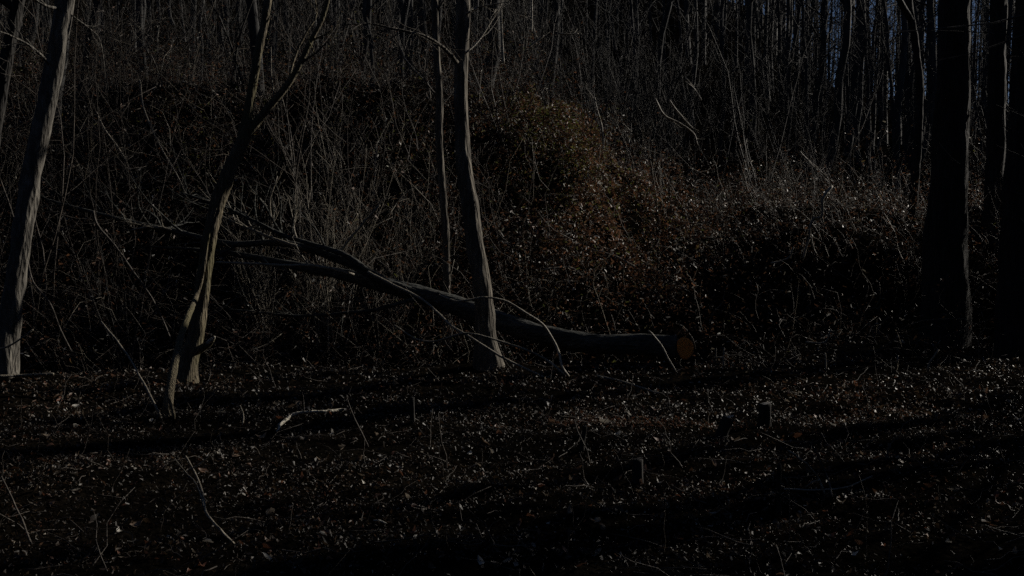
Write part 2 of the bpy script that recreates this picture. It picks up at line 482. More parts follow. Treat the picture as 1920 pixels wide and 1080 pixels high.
# ------------------------------------------------------------------ thicket on the bank
def thicket_density(x, y):
    return 0.5 + 0.5 * fbm(x * 0.5 + 3, y * 0.5, 3)
tb = Tubes(); tb2 = Tubes()
LC = []; LN = []
cnt = 0
while cnt < 8500:
    y = rng.uniform(11.2, 24.0) if rng.random() < 0.85 else rng.uniform(24, 34)
    x = rng.uniform(-1, 1) * (y * 0.53 + 1.0)
    if rng.random() > 0.35 + thicket_density(x, y): continue
    if x > 1.5 and y < 13.2 and rng.random() < 0.5: continue
    face = x > 3.0 and 12.2 < y < 15.0
    if face and rng.random() < 0.3: continue
    h = rng.uniform(0.25, 0.9) * (1.4 if x < 0.5 else 0.9)
    a = rng.uniform(0, 2 * math.pi)
    n = 8
    p = np.zeros((n, 3)); p[0] = (x, y, float(H(x, y)) - 0.03)
    el = rng.uniform(0.3, 1.45); dv = np.array([math.cos(a) * math.cos(el), math.sin(a) * math.cos(el), math.sin(el)])
    if rng.random() < 0.35: p[0, 2] += rng.uniform(.1, .8) * h      # a vine lying on the tangle
    st_ = h * rng.uniform(1.0, 2.4) / (n - 1); cv = rng.normal(0, .22, 3); cv[2] = -abs(cv[2]) * .9 - .04
    for i in range(1, n):
        dv = dv + cv * .8 + rng.normal(0, .28, 3); dv /= np.linalg.norm(dv)
        p[i] = p[i - 1] + dv * st_
    gz = H(p[:, 0], p[:, 1]); p[1:, 2] = np.maximum(p[1:, 2], gz[1:] + .01)
    if x > 1.5 and y > 20 and rng.random() < .7: continue
    cnt += 1
    r = rng.uniform(0.0014, 0.0045)
    (tb if rng.random() < 0.84 else tb2).add(p, np.linspace(r, r * 0.35, n), 3)
    if rng.random() < 0.5:
        i = rng.integers(2, n - 1)
        d = rng.normal(0, 1, 3); d[2] = abs(d[2]) * 0.6
        q = np.array([p[i] + d * 0.16 * h * s + rng.normal(0, 0.01, 3) for s in (0, 0.5, 1, 1.6)])
        (tb if rng.random() < 0.5 else tb2).add(q, np.linspace(r * 0.6, r * 0.25, 4), 3)
    k = rng.integers(6, 21)
    ii = rng.random(k) * (n - 1); i0 = np.minimum(ii.astype(int), n - 2)
    c = p[i0] + (p[i0 + 1] - p[i0]) * (ii - i0)[:, None] + rng.normal(0, 0.07, (k, 3))
    LC.append(c)
o = obj('bramble_stems', tb.mesh('bramble_stems', M_twig_brown)); tag(o, 'tangled brown bramble and vine stems covering the bank', 'brambles', kind='stuff')
o = obj('dry_weed_stalks', tb2.mesh('dry_weed_stalks', M_twig)); tag(o, 'pale dry weed stalks standing through the brambles on the bank', 'dry weeds', kind='stuff')
# the rounded mound of leafy vines right of the centre tree
m = 42000
mx_ = rng.normal(0.9, 1.15, m); my_ = rng.normal(15.8, 1.6, m)
mh = 0.85 * np.clip(0.6 + 0.9 * fbm(mx_ * 1.1, my_ * 1.1, 3), 0.1, 1.6)
mz = H(mx_, my_) + mh * (1 - rng.random(m) ** 2.2 * .8) * np.exp(-((mx_ - 1.0) / 3) ** 2)
ok = (my_ > 11.6) & (mx_ > -2.5) & (fbm(mx_ * 3.5, my_ * 3.5, 2) > -.35)
LC.append(np.stack([mx_, my_, mz], -1)[ok])
C = np.concatenate(LC); n = len(C)
tone = np.clip(0.33 + 0.33 * fbm(C[:, 0] * 0.7, C[:, 1] * 0.7, 3) + rng.normal(0, 0.16, n), 0, 0.88)
warm = np.exp(-((C[:, 0] - 1.2) / 1.5) ** 2 - ((C[:, 1] - 15.6) / 2.4) ** 2)
tone = np.where(rng.random(n) < warm * .75, np.clip(rng.normal(.52, .17, n), .15, .86), tone)
pale = rng.random(n) < 0.05; tone[pale] = rng.uniform(0.9, 1, pale.sum())
N = rng.normal(0, 1, (n, 3)); N[:, 2] = np.abs(N[:, 2]) + 0.2
SZ = rng.uniform(0.008, 0.026, n); nm = int(ok.sum()); SZ[-nm:] = rng.uniform(.010, .032, nm)
grn = rng.random(n) < .30 * np.exp(-((C[:, 0] - .5) / .9) ** 2 - ((C[:, 1] - 16.0) / 1.3) ** 2); tone[grn] = rng.uniform(.70, .84, grn.sum())
v, q, t = leaves(C, SZ, N, tone, 2)
o = obj('thicket_leaves', mesh_quads('thicket_leaves', v, q, M_vine, t)); tag(o, 'small dead and half green leaves caught in the bank tangle', 'vine leaves', kind='stuff')

# ------------------------------------------------------------------ the trees in front
def trunk_thing(name, label, pts, rad, mat, sides=22, ridges=0.10, branches=(), cat='tree', rough=0.1, group=None, step=0.05):
    base = np.array(pts[0], float)
    t = thing(name, base, label, cat, group)
    tb = Tubes(); limb(tb, pts, rad, sides, step, rough, ridges, True)
    obj('trunk', tb.mesh('trunk', mat, base), t)
    for br in branches:
        tb = Tubes()
        p, r = limb(tb, br['p'], br['r'], 8, 0.06, 0.12, 0.0, True, br.get('wob', 0.01))
        for k in range(br.get('twigs', 0)):
            i = rng.integers(len(p) // 4, len(p) - 1)
            d = (p[i] - p[i - 1]); d /= np.linalg.norm(d) + 1e-9
            grow(tb, p[i], d + rng.normal(0, 0.7, 3), br.get('tl', 0.6) * rng.uniform(0.5, 1.2), r[i] * 0.5, 1, 4, kids=3)
        obj(br.get('name', 'branch'), tb.mesh('branch', br.get('m', mat), base), t)
    return t

def px_r(w, d):   # radius of something w photo pixels wide at distance d
    return 0.5 * w * d / F

# centre tree
d = 9.9
b0 = G(917, 690); d = min(b0[1], 9.95); b0 = P(917, 690, d); b0[2] = float(H(b0[0], d))
pts = [b0 - np.array([0, 0, 0.1]), P(912, 640, d), P(906, 560, d), P(893, 470, d), P(880, 380, d + .03), P(868, 290, d + .06), P(864, 200, d + .1), P(866, 100, d + .12),
       P(869, 0, d + .15), P(874, -120, d + .2), P(868, -300, d + .3), P(880, -520, d + .4), P(872, -800, d + .5), P(880, -1150, d + .4)]
rad = [px_r(66, d), px_r(42, d), px_r(35, d), px_r(34, d), px_r(32, d), px_r(29, d), px_r(27, d), px_r(26, d), px_r(25, d), px_r(28, d), px_r(25, d), px_r(20, d), px_r(14, d), px_r(5, d)]
brs = [dict(p=[P(874, 27, d), P(895, 15, d - .1), P(925, 8, d - .2), P(955, 3, d - .3)], r=[0.012, 0.009, 0.006, 0.003], m=M_twig, twigs=5, tl=.35),
       dict(p=[P(872, 100, d), P(895, 80, d + .1), P(915, 50, d + .2), P(938, 10, d + .3), P(950, -60, d + .4)], r=[0.010, 0.008, 0.006, 0.005, 0.003], m=M_twig, twigs=4, tl=.4),
       dict(p=[P(858, 118, d), P(835, 92, d - .1), P(800, 70, d - .25), P(745, 55, d - .4), P(690, 44, d - .5), P(640, 47, d - .6)], r=[0.02, 0.017, 0.013, 0.010, 0.007, 0.003], twigs=7, tl=.5),
       dict(p=[P(866, -200, d), P(930, -300, d + .3), P(1010, -450, d + .8), P(1050, -650, d + 1)], r=[.04, .03, .02, .006], twigs=12, tl=1.2),
       dict(p=[P(868, -350, d), P(800, -450, d - .3), P(720, -620, d - .6), P(700, -800, d - 1)], r=[.035, .028, .02, .006], twigs=12, tl=1.2)]
trunk_thing('slender_tree', 'slender grey tree crossing in front of the fallen log near the middle', pts, rad, M_bark_grey, branches=brs)

# forked tree at left
b0 = G(342, 716); d = b0[1]
pts = [b0 - np.array([0, 0, 0.08]), P(352, 680, d), P(366, 640, d), P(372, 590, d), P(381, 530, d), P(390, 460, d), P(406, 390, d), P(430, 320, d), P(456, 262, d),
       P(464, 215, d), P(474, 160, d), P(484, 100, d), P(498, 30, d), P(508, -40, d), P(530, -200, d), P(540, -450, d), P(575, -800, d)]
rad = [px_r(w * .88, d) for w in (68, 44, 33, 31, 30, 30, 30, 30, 27, 20, 19, 18, 16, 15, 13, 9, 3)]
brs = [dict(name='fork_stem', p=[P(446, 285, d), P(466, 250, d), P(490, 218, d), P(513, 190, d), P(540, 158, d), P(560, 125, d), P(582, 80, d), P(604, 35, d), P(618, -10, d), P(650, -140, d), P(690, -320, d)],
            r=[px_r(w, d) for w in (20, 18, 15, 14, 12, 11, 10, 9, 8, 6, 3)], twigs=6, tl=.5),
       dict(name='broken_stub', p=[P(368, 660, d), P(378, 652, d - .05), P(392, 643, d - .1), P(401, 633, d - .14)], r=[.038, .034, .026, .014]),
       dict(name='twig', p=[P(514, 188, d), P(509, 160, d - .03), P(507, 130, d - .05), P(508, 88, d - .05)], r=[.006, .005, .004, .003], m=M_twig),
       dict(name='twig', p=[P(514, 186, d), P(522, 189, d), P(531, 189, d)], r=[.008, .006, .005], m=M_twig),
       dict(name='fork_branch', p=[P(541, 152, d), P(550, 110, d + .1), P(572, 60, d + .15), P(592, 25, d + .2), P(580, -40, d + .3)], r=[.012, .011, .009, .007, .004], twigs=3, tl=.4)]
ft = trunk_thing('forked_tree', 'forked leaning tree with flaky bark and a short broken stub near its foot', pts, rad, M_bark_flaky, ridges=0.16, branches=brs)
# bright broken end of the stub
tb = Tubes()
limb(tb, [P(391, 644, d - .1), P(398, 637, d - .135), P(403, 631, d - .15)], [.0275, .02, .006], 9, .01, .3, .2, True)
obj('broken_wood', tb.mesh('broken_wood', M_white_wood, b0 - np.array([0, 0, 0.08])), ft)

# thin sapling that leans on it
b1 = G(311, 780); d1 = b1[1]
pts = [b1 - np.array([0, 0, 0.05]), P(318, 735, d1 + .1), P(328, 680, d1 + .35), P(340, 630, d1 + .6), P(353, 592, d1 + .9), P(368, 555, d - .10), P(380, 510, d - .08), P(388, 455, d - .06), P(404, 395, d - .05), P(424, 335, d - .05)]
rad = [px_r(w, d1) for w in (22, 17, 15, 14, 13, 12, 11, 10, 7, 3)]
trunk_thing('leaning_sapling', 'thin sapling rooted nearest at left and leaning up against the forked tree', pts, rad, M_bark_flaky, sides=14, ridges=0.14,
            branches=[dict(name='root_stub', p=[b1 + np.array([.02, 0, .12]), b1 + np.array([.045, -.02, .05]), b1 + np.array([.06, -.03, -.02])], r=[.012, .014, .012])])

# left tree
b0 = G(8, 706); d = b0[1]
pts = [b0 - np.array([0, 0, 0.1]), P(14, 640, d), P(24, 560, d), P(36, 480, d), P(48, 400, d), P(60, 320, d), P(78, 240, d), P(94, 160, d), P(110, 80, d), P(122, 0, d), P(150, -150, d), P(170, -400, d), P(210, -700, d)]
rad = [px_r(w * .76, d) for w in (66, 56, 52, 50, 48, 47, 46, 44, 42, 40, 36, 28, 10)]
brs = [dict(p=[P(100, 130, d), P(70, 95, d - .2), P(30, 70, d - .4), P(-10, 55, d - .6)], r=[.013, .011, .008, .004], twigs=6, tl=.5),
       dict(p=[P(118, 15, d), P(85, 10, d - .2), P(50, -10, d - .3), P(0, -60, d - .5)], r=[.015, .012, .009, .005], twigs=6, tl=.6),
       dict(p=[P(132, 25, d), P(165, 50, d + .1), P(185, 70, d + .2), P(195, 110, d + .3), P(198, 150, d + .3)], r=[.007, .006, .005, .004, .002], twigs=3, tl=.3),
       dict(p=[P(140, -100, d), P(220, -200, d + .4), P(290, -380, d + .8)], r=[.035, .025, .006], twigs=10, tl=1.0)]
trunk_thing('leaning_tree', 'thick leaning tree at the far left with patchy pale bark on its sunny side', pts, rad, M_bark_pale, branches=brs, ridges=.12, rough=.16)

# thin dark tree behind the centre tree
d = 12.2
base = P(838, 520, d); base[2] = H(base[0], base[1]) - 0.05
pts = [base, P(836, 440, d), P(829, 350, d), P(823, 260, d), P(824, 180, d), P(818, 90, d), P(815, 0, d), P(818, -200, d), P(810, -500, d), P(830, -900, d)]
rad = [px_r(w, d) for w in (16, 14, 14, 14, 13, 13, 12, 11, 8, 3)]
trunk_thing('thin_tree', 'thin dark tree just left of the centre tree with a fork high on it', pts, rad, M_bark_grey, sides=12,
            branches=[dict(p=[P(824, 185, d), P(806, 165, d), P(790, 140, d - .1), P(768, 115, d - .2), P(752, 70, d - .3)], r=[.012, .010, .008, .006, .003], twigs=4, tl=.5, m=M_twig_brown),
                      dict(p=[P(822, 205, d), P(845, 178, d + .1), P(852, 160, d + .1)], r=[.009, .007, .003], m=M_twig_brown),
                      dict(p=[P(820, 20, d), P(870, -60, d + .1), P(900, -160, d + .3)], r=[.014, .010, .004], twigs=5, tl=.7)])

# dark trees at right
def right_tree(name, label, path, widths, d, mat=M_bark_dark, twigs=6):
    pts = [P(x, y, d) for x, y in path]
    base = pts[0].copy(); base[2] = float(H(base[0], base[1])) - 0.1
    pts = [base] + [p for p in pts if p[2] > base[2] + 0.3]
    widths = widths[-len(pts):] if len(widths) > len(pts) else widths
    rad = [px_r(w, d) for w in widths]
    n = len(pts); top = pts[-1]
    brs = []
    for k in range(5):
        i = n - 1 - (k % 3)
        s = 1 if k % 2 else -1
        a = pts[i - 1] * 0.5 + pts[i] * 0.5
        brs.append(dict(p=[a, a + np.array([s * .5, rng.uniform(-.5, .5), .5]), a + np.array([s * 1.1, rng.uniform(-1, 1), 1.3]), a + np.array([s * 1.7, rng.uniform(-1, 1), 2.6])],
                        r=[.05, .04, .028, .008], twigs=8, tl=1.2))
    return trunk_thing(name, label, pts, rad, mat, sides=20, branches=brs, step=.1, ridges=.12)
right_tree('dark_tree', 'big straight dark tree, thickest trunk on the right side',
           [(1772, 560), (1774, 470), (1778, 380), (1782, 280), (1786, 180), (1788, 80), (1790, 0), (1792, -200), (1785, -500), (1800, -900), (1800, -1300)],
           [100, 86, 76, 70, 64, 60, 57, 54, 48, 38, 24, 8], 12.5)
right_tree('dark_tree', 'dark tree near the right edge just behind the thickest one',
           [(1858, 540), (1862, 400), (1868, 250), (1870, 100), (1872, 0), (1880, -250), (1870, -600), (1880, -1000)],
           [46, 40, 36, 33, 31, 30, 26, 20, 8], 15.5)
right_tree('dark_tree', 'dark trunk cut off by the right edge of the view',
           [(1902, 600), (1900, 500), (1905, 400), (1912, 280), (1918, 150), (1924, 0), (1940, -300), (1945, -700), (1950, -1100)],
           [70, 60, 52, 48, 45, 42, 40, 34, 24, 8], 11.5)
right_tree('dark_tree', 'curved dark sapling left of the thickest trunk on the right',
           [(1705, 470), (1712, 380), (1722, 250), (1724, 160), (1716, 80), (1704, 0), (1690, -150), (1700, -400)],
           [22, 18, 16, 15, 14, 13, 12, 10, 4], 16)
right_tree('dark_tree', 'dark leaning trunk in the upper left corner',
           [(-30, 420), (-18, 300), (4, 160), (22, 60), (40, -20), (80, -200), (120, -500)],
           [34, 30, 26, 24, 22, 20, 16, 6], 12.8)

# ------------------------------------------------------------------ the fallen tree
D = lambda px: float(np.interp(px, [80, 400, 700, 920, 1120, 1283], [12.6, 11.9, 11.2, 10.75, 10.45, 10.25]))
def L_(px, py, dd=0.0): return P(px, py, D(px) + dd)
base = L_(1283, 652)
ftree = thing('fallen_tree', base, 'long fallen tree lying across behind the centre tree, its sawn end orange', 'fallen tree')
tb = Tubes()
pts = [L_(1268, 652), L_(1200, 646), L_(1110, 645), L_(1040, 633), L_(980, 617), L_(920, 597), L_(850, 572), L_(780, 550), L_(720, 534), L_(660, 518), L_(590, 505), L_(520, 492), L_(440, 476), L_(370, 468), L_(280, 462)]
rad = [px_r(w, D(1000)) for w in (40, 39, 38, 37, 36, 36, 36, 34, 30, 25, 20, 15, 11, 7, 3)]
tp, tr = limb(tb, pts, rad, 22, .05, .10, .07, False)
# sawn end, a disc turned to the right and the camera
ax = pts[0] - pts[1]; ax /= np.linalg.norm(ax); 
fdir = Vector((0.50, -0.85, 0.16)).normalized()
fd = np.array(fdir); ec = base + np.array([0.0, -0.04, 0.0])
tb.add([ec - fd * .16, ec - fd * .08, ec - fd * .002], [px_r(30, 10.2), px_r(37, 10.2), px_r(38, 10.2)], 28, .03)
obj('trunk', tb.mesh('trunk', M_log, base), ftree)
rc = px_r(40, 10.2)
nr, ns = 7, 28
Vc = []; Qc = []
for i in range(nr + 1):
    for j in range(ns):
        a = 2 * math.pi * j / ns
        rr = rc * max(i / nr, 0.02) * (1 + 0.05 * math.sin(3 * a + 1) * (i / nr))
        Vc.append((rr * math.cos(a), rr * 1.04 * math.sin(a), 0.004 if i < nr else 0))
for i in range(nr):
    for j in range(ns):
        Qc.append((i * ns + j, i * ns + (j + 1) % ns, (i + 1) * ns + (j + 1) % ns, (i + 1) * ns + j))
Vc = np.array(Vc)
back = Vc[-ns:].copy(); back[:, 2] -= 0.004; k0 = len(Vc)
Vc = np.concatenate([Vc, back])
for j in range(ns):
    a = nr * ns + j; b_ = nr * ns + (j + 1) % ns
    Qc.append((a, b_, k0 + (j + 1) % ns, k0 + j))
cf = obj('cut_end', mesh_quads('cut_end', Vc, Qc, M_cut_orange, smooth=False), ftree)
cf.rotation_euler = fdir.to_track_quat('Z', 'Y').to_euler()
cf.location = ec + fd * .006 - base
tag(cf, 'round sawn end of raw orange wood')
def fb(pts, rad, twigs=0, tl=.5, m=M_log, sides=8, name='branch'):
    tb = Tubes(); p, r = limb(tb, pts, rad, sides, .06, .12, 0, True, .012)
    for k in range(twigs):
        i = rng.integers(len(p) // 4, len(p) - 1)
        dd = p[i] - p[i - 1]; dd /= np.linalg.norm(dd)
        grow(tb, p[i], dd * .8 + rng.normal(0, .6, 3) + np.array([0, 0, .25]), tl * rng.uniform(.5, 1.3), max(r[i] * .5, .003), 1, 4, kids=3)
    obj(name, tb.mesh('branch', m, base), ftree)
pw = lambda *w: [px_r(v, 11.5) for v in w]
fb([L_(800, 556, -.05), L_(740, 535, -.1), L_(690, 510, -.2), L_(640, 487, -.2), L_(580, 466, -.2), L_(520, 455, -.1), L_(440, 458, 0), L_(380, 447), L_(330, 434), L_(260, 420), L_(170, 397), L_(85, 374)],
   pw(20, 18, 17, 16, 14, 13, 12, 11, 10, 9, 7, 5), 16, .9)
fb([L_(700, 515, -.2), L_(650, 480, -.3), L_(600, 462, -.3), L_(530, 440, -.4), L_(470, 412, -.4), L_(400, 380, -.5), L_(340, 362, -.5)], pw(11, 10, 9, 8, 7, 6, 3), 14, .8)
fb([L_(665, 515, -.2), L_(600, 500, -.4), L_(520, 498, -.5), L_(450, 495, -.6), L_(405, 492, -.6)], pw(6, 6, 5, 5, 4), 3, .4, M_twig)
fb([L_(575, 465, -.2), L_(520, 448, -.3), L_(460, 425, -.3), L_(415, 405, -.3)], pw(7, 6, 5, 3), 5, .6, M_twig)
fb([L_(630, 482, -.2), L_(655, 450, -.2), L_(690, 410, -.2), L_(712, 385, -.2)], pw(6, 5, 4, 3), 3, .4, M_twig)
fb([L_(500, 455, .1), L_(510, 420, .1), L_(505, 380, 0), L_(520, 330, 0)], pw(5, 4, 4, 2), 5, .5, M_twig)
fb([L_(560, 460, .1), L_(552, 420, .2), L_(565, 375, .2)], pw(4, 4, 2), 4, .4, M_twig)
fb([L_(330, 434, 0), L_(300, 425, -.1), L_(270, 428, -.2), L_(245, 432, -.3)], pw(5, 4, 4, 3), 4, .5, M_twig)
fb([L_(620, 590, -.1), L_(560, 592, -.2), L_(500, 585, -.3), L_(430, 580, -.3)], pw(6, 5, 4, 3), 4, .5)
fb([L_(780, 560, -.15), L_(740, 573, -.25), L_(690, 583, -.3), L_(620, 590, -.1)], pw(8, 7, 6, 6), 2, .4)

# ------------------------------------------------------------------ single sticks, twigs and saplings that show
def stick(name, label, pts, w0, w1, mat=M_twig, twigs=0, tl=.25, cat='stick', side=(), group=None, sides=6, wob=.006):
    pts = [np.asarray(p, float) for p in pts]
    dm = np.mean([p[1] for p in pts])
    tb = Tubes()
    rad = np.linspace(px_r(w0, dm), px_r(w1, dm), len(pts))
    p, r = limb(tb, pts, rad, sides, .03, .15, 0, True, wob)
    for sp in side:
        sp = [np.asarray(q, float) for q in sp]
        limb(tb, sp, np.linspace(px_r(w1 * 1.1, dm), px_r(w1 * .6, dm), len(sp)), 5, .03, .1, 0, False, wob)
    for k in range(twigs):
        i = rng.integers(len(p) // 3, len(p) - 1)
        dd = p[i] - p[i - 1]; dd /= np.linalg.norm(dd) + 1e-9
        grow(tb, p[i], dd + rng.normal(0, .6, 3), tl * rng.uniform(.5, 1.2), max(r[i] * .6, .0012), 1, 4, kids=2, minr=.001)
    o = obj(name, tb.mesh(name, mat, pts[0]), None, pts[0])
    return tag(o, label, cat, group)

# two arching dead branches over the log
b = G(1067, 708)
stick('arching_branch', 'long pale branch arching over the log, right of the centre tree',
      [b, P(1055, 690, b[1]), P(1045, 655, 9.6), P(1020, 612, 9.6), P(985, 587, 9.55), P(950, 566, 9.55), P(910, 558, 9.5), P(875, 563, 9.5), P(855, 565, 9.5), P(832, 556, 9.6), P(824, 553, 9.7)], 5.5, 3.5, twigs=1, cat='branch')
b = G(1062, 706)
stick('arching_branch', 'lower pale branch arching in front of the foot of the centre tree',
      [b, P(1025, 675, 9.3), P(985, 655, 9.25), P(945, 642, 9.25), P(905, 630, 9.2), P(870, 625, 9.2), P(840, 633, 9.25), P(812, 640, 9.3), P(780, 635, 9.4), P(740, 610, 9.5)], 4.6, 3, twigs=3, cat='branch',
      side=[[P(812, 640, 9.3), P(812, 655, 9.3), P(805, 668, 9.3)]])
b = G(1020, 708)
stick('leaning_branch', 'thin dead branch slanting down from the log to the ground below the arching branches',
      [P(690, 510, 10.6), P(740, 535, 10.4), P(790, 560, 10.2), P(820, 585, 10.0), P(850, 612, 9.5), P(880, 630, 9.4), P(940, 668, 9.35), b], 5.5, 4, cat='branch')
b = G(1268, 700)
stick('stick', 'knobbly pale stick leaning beside the orange sawn log end', [b, P(1248, 664, b[1]), P(1234, 640, b[1]), P(1216, 620, b[1] - .05)], 4.5, 4)
# left leaning stems
stick('bowed_weed', 'long thin stem slanting down between the left tree and forked tree', [P(175, 395, 10.5), P(182, 420, 10.5), P(215, 460, 10.5), P(250, 510, 10.5), P(285, 560, 10.5), P(308, 606, 10.5), P(322, 640, 10.5)], 4, 3, M_twig_brown, cat='weed')
b = G(302, 784)
stick('straight_weed', 'straight pale stem slanting down to the foot of the leaning sapling', [b, P(285, 750, b[1]), P(265, 712, b[1] + .2), P(232, 658, b[1] + .5), P(190, 603, b[1] + .9)], 5, 3, cat='weed')
b = G(125, 655)
stick('curling_weed', 'thin bent stem curling down beside the left tree', [P(20, 478, 10), P(45, 478, 10), P(62, 530, 9.9), P(95, 572, 9.8), P(112, 615, 9.8), P(140, 670, 9.8)], 4, 3, M_twig_brown, cat='weed')
b = G(0, 716)
stick('fallen_stick', 'straight stick lying flat at the foot of the left tree', [G(-5, 711, .02), G(45, 711, .03), G(100, 709, .03)], 6, 5, cat='stick')
stick('curved_twig', 'curved pale twig across the lower trunk of the left tree', [P(-5, 655, 9.0), P(20, 648, 9.0), P(42, 634, 9.0), P(62, 618, 9.0)], 4, 3, cat='twig')
# ground sticks
stick('fallen_stick', 'short bleached stick on the leaves right of the leaning sapling', [G(522, 806, .02), G(535, 795, .02), G(550, 786, .03), G(580, 781, .03), G(610, 779, .03), G(642, 777, .03)], 7, 6, M_white_wood, cat='stick', wob=.012,
      side=[[G(540, 790, .02), G(528, 800, .03), G(519, 812, .01)]])
stick('sprig', 'forked thin sprig arching over the near ground at lower left', [G(443, 1032, .02), P(415, 995, 4.1), P(385, 955, 4.2), P(380, 925, 4.3), P(368, 890, 4.4), P(348, 855, 4.5)], 5.5, 3, cat='sprig',
      side=[[P(380, 948, 4.2), P(372, 915, 4.25), P(352, 890, 4.3), P(328, 860, 4.4)], [P(352, 880, 4.4), P(375, 868, 4.4), P(398, 850, 4.4)]])
stick('sprig', 'leaning dark sprig in the lower left corner', [G(60, 1030, .02), P(35, 960, 4.2), P(12, 915, 4.2), P(2, 893, 4.2)], 4, 3, M_twig_brown, cat='sprig')
stick('sprig', 'pale forked sprig standing on the near ground at lower right', [G(1548, 935, .01), P(1536, 900, 4.75), P(1510, 868, 4.7), P(1478, 845, 4.7)], 4.5, 3.5, cat='sprig',
      side=[[P(1536, 900, 4.75), P(1524, 903, 4.7), P(1512, 912, 4.7)], [P(1534, 898, 4.75), P(1546, 918, 4.75)]])
stick('sprig', 'thin dark upright sprig beside the pale forked one', [G(1560, 935, .01), P(1548, 890, 4.85), P(1532, 855, 4.85), P(1518, 828, 4.85)], 4, 2.5, M_twig_brown, cat='sprig')
stick('fallen_stick', 'slim stick lying right of the pale forked sprig', [G(1470, 925, .02), G(1550, 932, .03), G(1600, 922, .03), G(1635, 905, .03)], 4, 3, cat='stick')
stick('fallen_stick', 'long stick slanting on the ground below the sawn log end', [G(1120, 712, .03), G(1160, 721, .03), G(1200, 733, .03), G(1236, 745, .03)], 4, 3, cat='stick', side=[[G(1190, 730, .03), P(1187, 720, 8.6)]])
stick('crooked_twig', 'small crooked twig standing on the leaves between forked tree and centre', [G(454, 800), P(456, 780, 6.9), P(450, 760, 6.9)], 3.5, 2.5, cat='twig')
stick('curled_twig', 'curled twig lying low at the right of the flat ground', [G(1680, 700, .02), P(1683, 680, 9.0), P(1684, 666, 9.0)], 4, 3, cat='twig')
b = G(1741, 698)
stick('curled_twig', 'hooked pale twig standing at the far right ground edge', [b, P(1741, 685, b[1]), P(1750, 670, b[1]), P(1760, 655, b[1])], 5, 4, cat='twig')
b = G(1548, 698)
stick('weed_stalk', 'short upright stalk at the back edge of the ground on the right', [b, P(1548, 680, b[1]), P(1547, 662, b[1])], 4, 3, cat='stalk')
b = G(1357, 690)
stick('weed_stalk', 'pale branching stalk standing right of the sawn log end', [b, P(1357, 670, b[1]), P(1358, 652, b[1])], 5, 3, cat='stalk',
      side=[[P(1357, 672, b[1]), P(1346, 670, b[1]), P(1340, 680, b[1])], [P(1342, 671, b[1]), P(1343, 652, b[1])], [P(1358, 662, b[1]), P(1366, 666, b[1])]])
stick('bent_twig', 'bent twig poking from the dark bank at right', [P(1510, 642, 10.6), P(1546, 642, 10.6), P(1558, 617, 10.6)], 4, 3, cat='twig')
# pale twigs in the bank
stick('dead_branch', 'crooked pale dead branch hanging on the dark right bank', [P(1560, 350, 12.4), P(1543, 375, 12.3), P(1541, 407, 12.3), P(1529, 408, 12.3), P(1520, 425, 12.3), P(1519, 445, 12.3), P(1512, 465, 12.3), P(1506, 485, 12.3)], 6, 4, cat='branch', wob=.01,
      side=[[P(1519, 445, 12.3), P(1524, 462, 12.3), P(1532, 478, 12.3)], [P(1541, 402, 12.3), P(1544, 420, 12.3)]])
stick('dead_twig', 'pale twig arched low on the right bank under the dead branch', [P(1445, 494, 12.2), P(1478, 484, 12.2), P(1488, 463, 12.2)], 4, 3, cat='twig')
for lab, ps, w in [
    ('tall pale twig slanting at the top of the bank right of the middle', [(1315, 188), (1300, 165), (1285, 145)], 4),
    ('pale stem curving up above the bank left of the slanting twigs', [(1131, 280), (1128, 235), (1120, 205), (1115, 183)], 4),
    ('pale slanting branch ending among the brambles right of the middle', [(1228, 185), (1245, 215), (1275, 232), (1300, 250), (1308, 272)], 4.5),
    ('pale twig crossing the slanting branch at the top of the brambles', [(1255, 188), (1275, 215), (1298, 240)], 4),
    ('thin forked twig bowing over the dark right bank', [(1560, 350), (1500, 285), (1515, 300), (1560, 340)], 3.5),
    ('pale bowed twig low on the bank above the log', [(1190, 500), (1150, 480), (1100, 470), (1030, 502)], 4),
    ('pale crooked twig above the log in the middle of the bank', [(1020, 505), (1045, 503), (1072, 502), (1090, 515)], 4),
    ('pale slanting twig on the bank left of the thin tree', [(670, 400), (652, 430), (625, 470)], 5),
    ('long pale stalk rising beside the thin tree foot', [(700, 370), (703, 320), (706, 270)], 3.5),
    ('thin pale stem leaning left above the bank near the left tree', [(262, 150), (270, 205), (300, 275), (335, 335), (350, 370)], 4),
    ('dark slanting stem ahead of the thin pale one on the left bank', [(180, 210), (195, 240), (222, 278), (240, 310), (262, 365)], 4),
    ('pale crossing branch high on the bank left of the thin tree', [(745, 60), (756, 105), (775, 130), (802, 160), (808, 190)], 4.5),
    ('single pale stem standing straight above the bank right of the centre tree', [(944, 118), (942, 80), (940, 30), (938, -60)], 5),
    ('fine pale stem standing beside the straight one at the top', [(996, 60), (997, 20), (998, -60)], 4),
    ('short pale level branch at the top right of the centre', [(1048, 63), (1068, 64), (1085, 63)], 4),
    ('pale twig slanting up below the short level branch', [(992, 88), (1005, 78), (1020, 66)], 4)]:
    dd = 15.0
    hi = min(p[1] for p in ps)
    g = G(ps[0][0], max(max(p[1] for p in ps) + 40, 480) if hi > 460 else max(p[1] for p in ps) + 30)
    dd = float(np.clip(g[1] - 0.6, 11.0, 17.0))
    stick('pale_twig', lab, [P(x, y, dd + .05 * i) for i, (x, y) in enumerate(ps)], w, w * .6, twigs=2, tl=.35, cat='twig')

